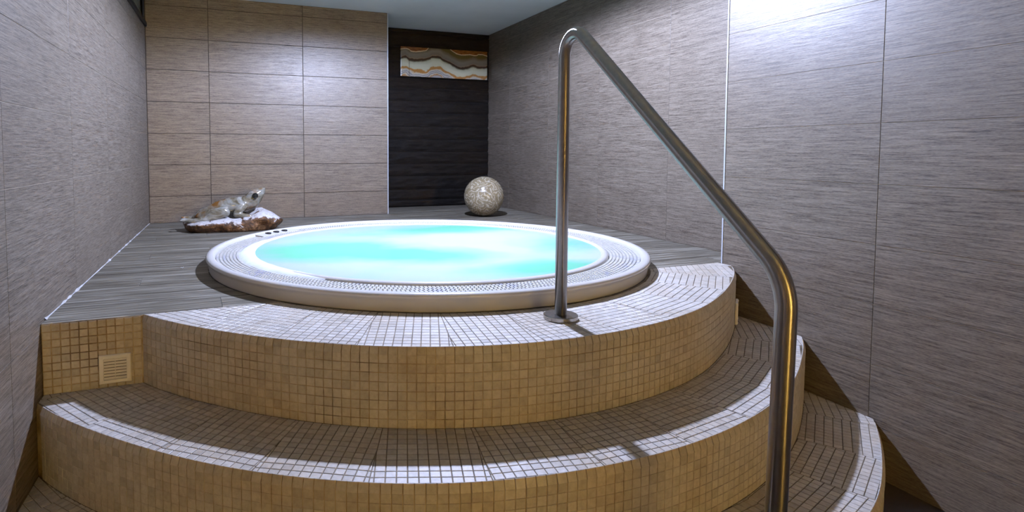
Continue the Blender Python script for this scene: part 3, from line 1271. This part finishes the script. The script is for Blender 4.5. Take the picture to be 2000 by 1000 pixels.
for k, deg in enumerate((35, 155, 275)):
    x, y_ = 0.55 * cos(math.radians(deg)), 0.55 * sin(math.radians(deg))
    s = obj('underwater_lamp', lathe([(0, 0.012), (0.05, 0.010), (0.06, 0.0), (0.06, -0.03)], 24), M['ulens'], tub, (x, y_, -0.575))
    light('underwater_light', 'POINT', (x * 0.8, y_ * 0.8, -0.36), TUB_POWER, TUB_COL, 0.06, tub)


# ------------------------------------------------------------------ handrail
def fillet(pts, rad, seg=14):
    out = [pts[0]]
    for a, b, c, r in zip(pts, pts[1:], pts[2:], rad):
        u, v = (a - b).normalized(), (c - b).normalized()
        ang = u.angle(v)
        d = r / math.tan(ang / 2)
        s, e = b + u * d, b + v * d
        n = (u + v).normalized()
        cen = b + n * (r / sin(ang / 2))
        s0, e0 = s - cen, e - cen
        ax = s0.cross(e0).normalized()
        tot = s0.angle(e0)
        for i in range(seg + 1):
            out.append(cen + Matrix.Rotation(tot * i / seg, 3, ax) @ s0)
    out.append(pts[-1])
    return out


def tube(path, r, seg=28):
    bm = bmesh.new()
    rings = []
    side = Vector((1, 0, 0))
    for i, p in enumerate(path):
        t = (path[min(i + 1, len(path) - 1)] - path[max(i - 1, 0)]).normalized()
        s = (side - t * side.dot(t)).normalized()
        q = t.cross(s)
        rings.append([bm.verts.new(p + (s * cos(2 * PI * k / seg) + q * sin(2 * PI * k / seg)) * r) for k in range(seg)])
    for a, b in zip(rings, rings[1:]):
        for k in range(seg):
            j = (k + 1) % seg
            bm.faces.new((a[k], a[j], b[j], b[k]))
    bm.faces.new(rings[0][::-1])
    bm.faces.new(rings[-1])
    bmesh.ops.recalc_face_normals(bm, faces=bm.faces[:])
    uv = bm.loops.layers.uv.new('along')
    run = {}
    dist = 0.0
    for i, rg in enumerate(rings):
        if i:
            dist += (path[i] - path[i - 1]).length
        for k, v in enumerate(rg):
            run[v] = (dist, k / seg)
    for f in bm.faces:
        ws = [run[l.vert][1] for l in f.loops]
        wrap = max(ws) - min(ws) > 0.5
        for l in f.loops:
            d, w = run[l.vert]
            l[uv].uv = (d, w + 1 if wrap and w < 0.5 else w)
    return bm


PA, PB = Vector((1.030, 1.668, 0)), Vector((1.016, 0.850, 0))
rail = thing('handrail', 'bent brushed steel handrail standing on the steps in front of the tub', 'handrail', (PA.x, PA.y, 0.0016))
ZT, ZB = 0.995, 0.300
path = fillet([PA + Vector((0, 0, 0.012)), PA + Vector((0.026, 0.040, ZT)), PB + Vector((0.010, 0.004, ZB)), PB + Vector((-0.015, 0, ZF + 0.014))], [0.062, 0.13])
off = -Vector((PA.x, PA.y, 0.0016))
obj('tube', tube([p + off for p in path], 0.0194), M['tube'], rail, smooth=True)
fl = lathe([(0, 0.0145), (0.0535, 0.0145), (0.0555, 0.0125), (0.0555, 0.0), (0, 0.0)], 48)
s = obj('flange', fl, M['steel'], rail, (0, 0, 0.0005))
s2_ = obj('flange', s.data, None, rail, (PB.x - 0.015 - PA.x, PB.y - PA.y, ZF - 0.001))
s.data.polygons.foreach_set('use_smooth', [False] * len(s.data.polygons))


# ------------------------------------------------------------------ onyx slab on the dark boards
sx0, sx1 = xp_at(1.596, YR), xp_at(2.529, YR)
bm = box((-(sx1 - sx0) / 2, -0.010, -0.142), ((sx1 - sx0) / 2, 0.010, 0.142), 0.0015)
slab = obj('onyx_slab', bm, M['slab'])
place(slab, frame_matrix(turned((sx0 + sx1) / 2, YR - 0.0165, 1.4155), E1, E2, Vector((0, 0, 1))))
tag(slab, 'wide banded onyx slab mounted high on the black boards', 'stone panel')


# ------------------------------------------------------------------ patchwork stone ball
BR = 0.168
ball = thing('stone_ball', 'cream patchwork onyx ball on the deck before the black boards', 'ball', (2.052, 4.545, 0.0005))
obj('core', lathe([(0 if abs(k) == 16 else (BR - 0.002) * cos(k / 16 * PI / 2), BR + (BR - 0.002) * sin(k / 16 * PI / 2)) for k in range(-16, 17)], 48), M['core'], ball, smooth=True)
seeds = []
while len(seeds) < 150:
    v = Vector((rnd.gauss(0, 1), rnd.gauss(0, 1), rnd.gauss(0, 1))).normalized()
    if all((v - s).length > 0.20 for s in seeds):
        seeds.append(v)
hb = bmesh.new()
for s in seeds:
    hb.verts.new(s)
bmesh.ops.convex_hull(hb, input=hb.verts[:])
hb.normal_update()
for v in hb.verts:
    nrm = v.co.normalized()
    ax = nrm.orthogonal().normalized()
    ay = nrm.cross(ax)
    ring = []
    for f in v.link_faces:
        c = f.normal if f.normal.dot(nrm) > 0 else -f.normal
        ring.append((math.atan2(c.dot(ay), c.dot(ax)), c.copy()))
    ring.sort(key=lambda t: t[0])
    cen = sum((c for _, c in ring), Vector()).normalized()
    loop = [(cen + (c - cen) * 0.982).normalized() for _, c in ring]
    fine = []
    for a, b in zip(loop, loop[1:] + loop[:1]):
        fine += [a, ((a + b) / 2).normalized()]
    bm = bmesh.new()
    up = Vector((0, 0, BR))
    o_ = [bm.verts.new(up + p * (BR - 0.004)) for p in fine]
    a_ = [bm.verts.new(up + p * (BR - 0.0008)) for p in fine]
    m_ = [bm.verts.new(up + (cen + (p - cen) * 0.55).normalized() * BR) for p in fine]
    c_ = bm.verts.new(up + cen * BR)
    n_ = len(fine)
    for i in range(n_):
        j = (i + 1) % n_
        bm.faces.new((o_[i], o_[j], a_[j], a_[i]))
        bm.faces.new((a_[i], a_[j], m_[j], m_[i]))
        bm.faces.new((m_[i], m_[j], c_))
    obj('stone_patch', bm, M['patch'], ball)
hb.free()


# ------------------------------------------------------------------ rock and frog
FS = 0.000432
FX, FY = 0.030, 4.290
rx = lambda zx: (zx - 1000) * FS
rz = lambda zy: (870 - zy) * FS - 0.018
prof_top = [(150, .034), (230, .070), (500, .088), (870, .094), (1000, .094), (1200, .104), (1350, .130), (1450, .136), (1600, .116), (1740, .086), (1800, .06)]


def rock_top(x):
    q = x / FS + 1000
    for (a, za), (b, zb) in zip(prof_top, prof_top[1:]):
        if a <= q <= b:
            return za + (zb - za) * (q - a) / (b - a)
    return 0.05


bm = bmesh.new()
NA, NR_ = 90, 16
rows_ = []
for k in range(NR_ + 1):
    ring = []
    for i in range(NA):
        a = 2 * PI * i / NA
        ox = 0.335 * cos(a) * (1 + 0.06 * noise.noise(Vector((cos(a) * 2, sin(a) * 2, 1.7))))
        oy = 0.165 * (abs(sin(a)) ** 0.8) * (1 if sin(a) > 0 else -1) * (1 + 0.13 * noise.noise(Vector((cos(a) * 2.4, sin(a) * 2.4, 5.1))))
        cxr = -0.008
        if k <= 9:                                     # top
            t = k / 9
            x, yy = cxr + ox * t * 0.97, oy * t * 0.95
            z = rock_top(x) * (1 - 0.16 * t ** 6) * (1 + 0.95 * yy) + 0.008 * noise.noise(Vector((x * 14, yy * 14, 0.2)))
        else:                                          # flank
            t = (k - 9) / (NR_ - 9)
            w = 1.0 + 0.02 * sin(t * PI) - 0.12 * t ** 2
            x, yy = cxr + ox * w, oy * w
            z = rock_top(cxr + ox * 0.97) * 0.84 * (1 + 0.95 * oy * 0.95) * (1 - t)
            nz = noise.noise_vector(Vector((x * 16, yy * 16, z * 22))) * 0.022 * (1 - t * 0.5) + noise.noise_vector(Vector((x * 7, yy * 7, z * 9 + 3))) * 0.022 * (1 - t * 0.4)
            x, yy, z = x + nz.x, yy + nz.y, max(0.0, z + nz.z * 0.4 * (1 - t))
        ring.append(bm.verts.new((x, yy, z)))
    rows_.append(ring)
for a, b in zip(rows_, rows_[1:]):
    for i in range(NA):
        j = (i + 1) % NA
        bm.faces.new((a[i], b[i], b[j], a[j]))
bm.faces.new(rows_[-1])
bmesh.ops.remove_doubles(bm, verts=bm.verts[:], dist=0.0004)
bmesh.ops.recalc_face_normals(bm, faces=bm.faces[:])
rock = obj('rock', bm, M['rock'], None, (FX, FY, 0.0005), smooth=True)
tag(rock, 'rough rust brown rock slab with a white crusted top, under the frog', 'rock')


def blobs(chains, voxel):
    bm = bmesh.new()
    for ch in chains:
        for (a, b) in zip(ch, ch[1:]):
            pa, pb = Vector(a[:3]), Vector(b[:3])
            n = max(2, int((pb - pa).length / (0.35 * min(a[3], b[3]))) + 1)
            for i in range(n + 1):
                t = i / n
                bmesh.ops.create_icosphere(bm, subdivisions=2, radius=a[3] + (b[3] - a[3]) * t, matrix=Matrix.Translation(pa.lerp(pb, t)))
    me = bpy.data.meshes.new('body')
    bm.to_mesh(me)
    bm.free()
    o = bpy.data.objects.new('tmp', me)
    COL.objects.link(o)
    r = o.modifiers.new('r', 'REMESH')
    r.mode = 'VOXEL'
    r.voxel_size = voxel
    s = o.modifiers.new('s', 'SMOOTH')
    s.iterations = 7
    s.factor = 0.5
    dg = bpy.context.evaluated_depsgraph_get()
    m2 = bpy.data.meshes.new_from_object(o.evaluated_get(dg))
    bpy.data.objects.remove(o)
    return m2


def fp(zx, zy, r, yo=0.0):
    return (rx(zx), yo * FS, rz(zy), r * FS)


chains = [
    [fp(400, 600, 42), fp(560, 545, 88), fp(760, 470, 130), fp(960, 425, 140), fp(1120, 410, 130), fp(1220, 385, 118), fp(1285, 322, 124), fp(1340, 275, 118), fp(1400, 232, 88), fp(1448, 188, 52), fp(1470, 165, 30)],
    [fp(1230, 430, 90), fp(1290, 400, 100), fp(1370, 310, 84)],
    [fp(1310, 262, 72, -52), fp(1330, 262, 66, -58)], [fp(1310, 262, 72, 52), fp(1330, 262, 66, 58)],
]
for sgn, lift in ((-1, 0), (1, -70)):
    s_ = sgn
    chains += [
        [fp(470, 585 + lift * .4, 62, 70 * s_), fp(660, 545 + lift * .7, 92, 130 * s_), fp(840, 500 + lift, 76, 170 * s_), fp(885, 520 + lift, 62, 180 * s_)],
        [fp(885, 530 + lift, 58, 182 * s_), fp(720, 590 + lift * .6, 52, 185 * s_), fp(540, 632, 46, 175 * s_)],
        [fp(540, 632, 44, 175 * s_), fp(380, 640, 40, 165 * s_), fp(235, 622, 36, 150 * s_)],
        [fp(260, 625, 26, 150 * s_), fp(205, 605, 18, 115 * s_)], [fp(260, 630, 26, 150 * s_), fp(200, 628, 18, 175 * s_)],
        [fp(1130, 430, 84, 80 * s_), fp(1075, 500, 66, 140 * s_), fp(1030, 555, 54, 165 * s_)],
        [fp(1030, 558, 52, 165 * s_), fp(1140, 585, 46, 185 * s_), fp(1245, 590, 38, 195 * s_)],
        [fp(1245, 595, 30, 195 * s_), fp(1330, 628, 16, 215 * s_)], [fp(1245, 595, 30, 195 * s_), fp(1345, 598, 16, 180 * s_)], [fp(1245, 595, 30, 195 * s_), fp(1290, 650, 16, 240 * s_)],
    ]
frog = thing('frog_figurine', 'polished grey onyx frog with black eyes lying on the rock, head raised', 'figurine', (FX, FY, -0.004))
obj('body', blobs(chains, 0.0052), M['frog'], frog, smooth=True)
for sgn in (-1, 1):
    bm = bmesh.new()
    bmesh.ops.create_uvsphere(bm, u_segments=24, v_segments=16, radius=0.0205)
    e = obj('eye', bm, M['eye'], frog, (rx(1332), sgn * 117 * FS, rz(268)), smooth=True)

# crumbs of white paper on the deck
for i, (x, y_, a, L_) in enumerate(((-0.215, 2.930, 0.3, 0.016), (-0.085, 2.800, 0.55, 0.030))):
    bm = bmesh.new()
    for k in range(7):
        t = k / 6 - 0.5
        w = 0.003 * (1 - 2.6 * t * t)
        z = 0.002 + 0.004 * abs(sin(5 * t + i))
        bm.verts.new((t * L_, -w, z))
        bm.verts.new((t * L_, w, z + 0.0012))
    bm.verts.ensure_lookup_table()
    for k in range(6):
        bm.faces.new((bm.verts[2 * k], bm.verts[2 * k + 2], bm.verts[2 * k + 3], bm.verts[2 * k + 1]))
    g_ = bmesh.ops.solidify(bm, geom=bm.faces[:], thickness=0.0012)
    o = obj('paper_scrap', bm, M['white'], None, (x, y_, 0.0))
    o.rotation_euler.z = a
    tag(o, ('tiny white paper scrap on the deck boards' if i == 0 else 'longer curled white paper scrap beside the tub rim shadow'), 'paper scrap')

# ------------------------------------------------------------------ lamps
dl = thing('ceiling_downlight', 'round cool white downlight in the ceiling above the tub', 'lamp', (SPOT_POS[0], SPOT_POS[1], ZC))
obj('trim_ring', lathe([(0.060, 0.0), (0.100, 0.0), (0.098, -0.012), (0.064, -0.016)], 40, True), M['strip'], dl, smooth=False)
obj('lens', lathe([(0, -0.004), (0.060, -0.004), (0.060, -0.001), (0, -0.001)], 32), M['lens'], dl)
sp = light('downlight_beam', 'SPOT', (0, 0, SPOT_POS[2] - ZC), SPOT_POWER, SPOT_COL, 0.035, dl, spot_size=math.radians(174), spot_blend=0.25)
sc = thing('wall_sconce', 'round warm wall lamp on the wall behind the viewer', 'lamp', (SCONCE_POS[0], YFRONT, SCONCE_POS[2]))
RX = Matrix.Rotation(-PI / 2, 4, 'X')
bm = lathe([(0.0, 0.0), (0.10, 0.0), (0.10, 0.05), (0.085, 0.06), (0.085, 0.05), (0, 0.05)], 40)
bmesh.ops.transform(bm, matrix=RX, verts=bm.verts[:])
obj('housing', bm, M['strip'], sc)
bm = lathe([(0, 0.066), (0.06, 0.063), (0.082, 0.055), (0.082, 0.0505), (0, 0.0505)], 40)
bmesh.ops.transform(bm, matrix=RX, verts=bm.verts[:])
obj('diffuser', bm, M['sconce'], sc)
sl = light('sconce_light', 'AREA', (0, 0.10, 0), SCONCE_POWER, SCONCE_COL, 0.17, sc)
sl.rotation_euler = (PI / 2, 0, PI)
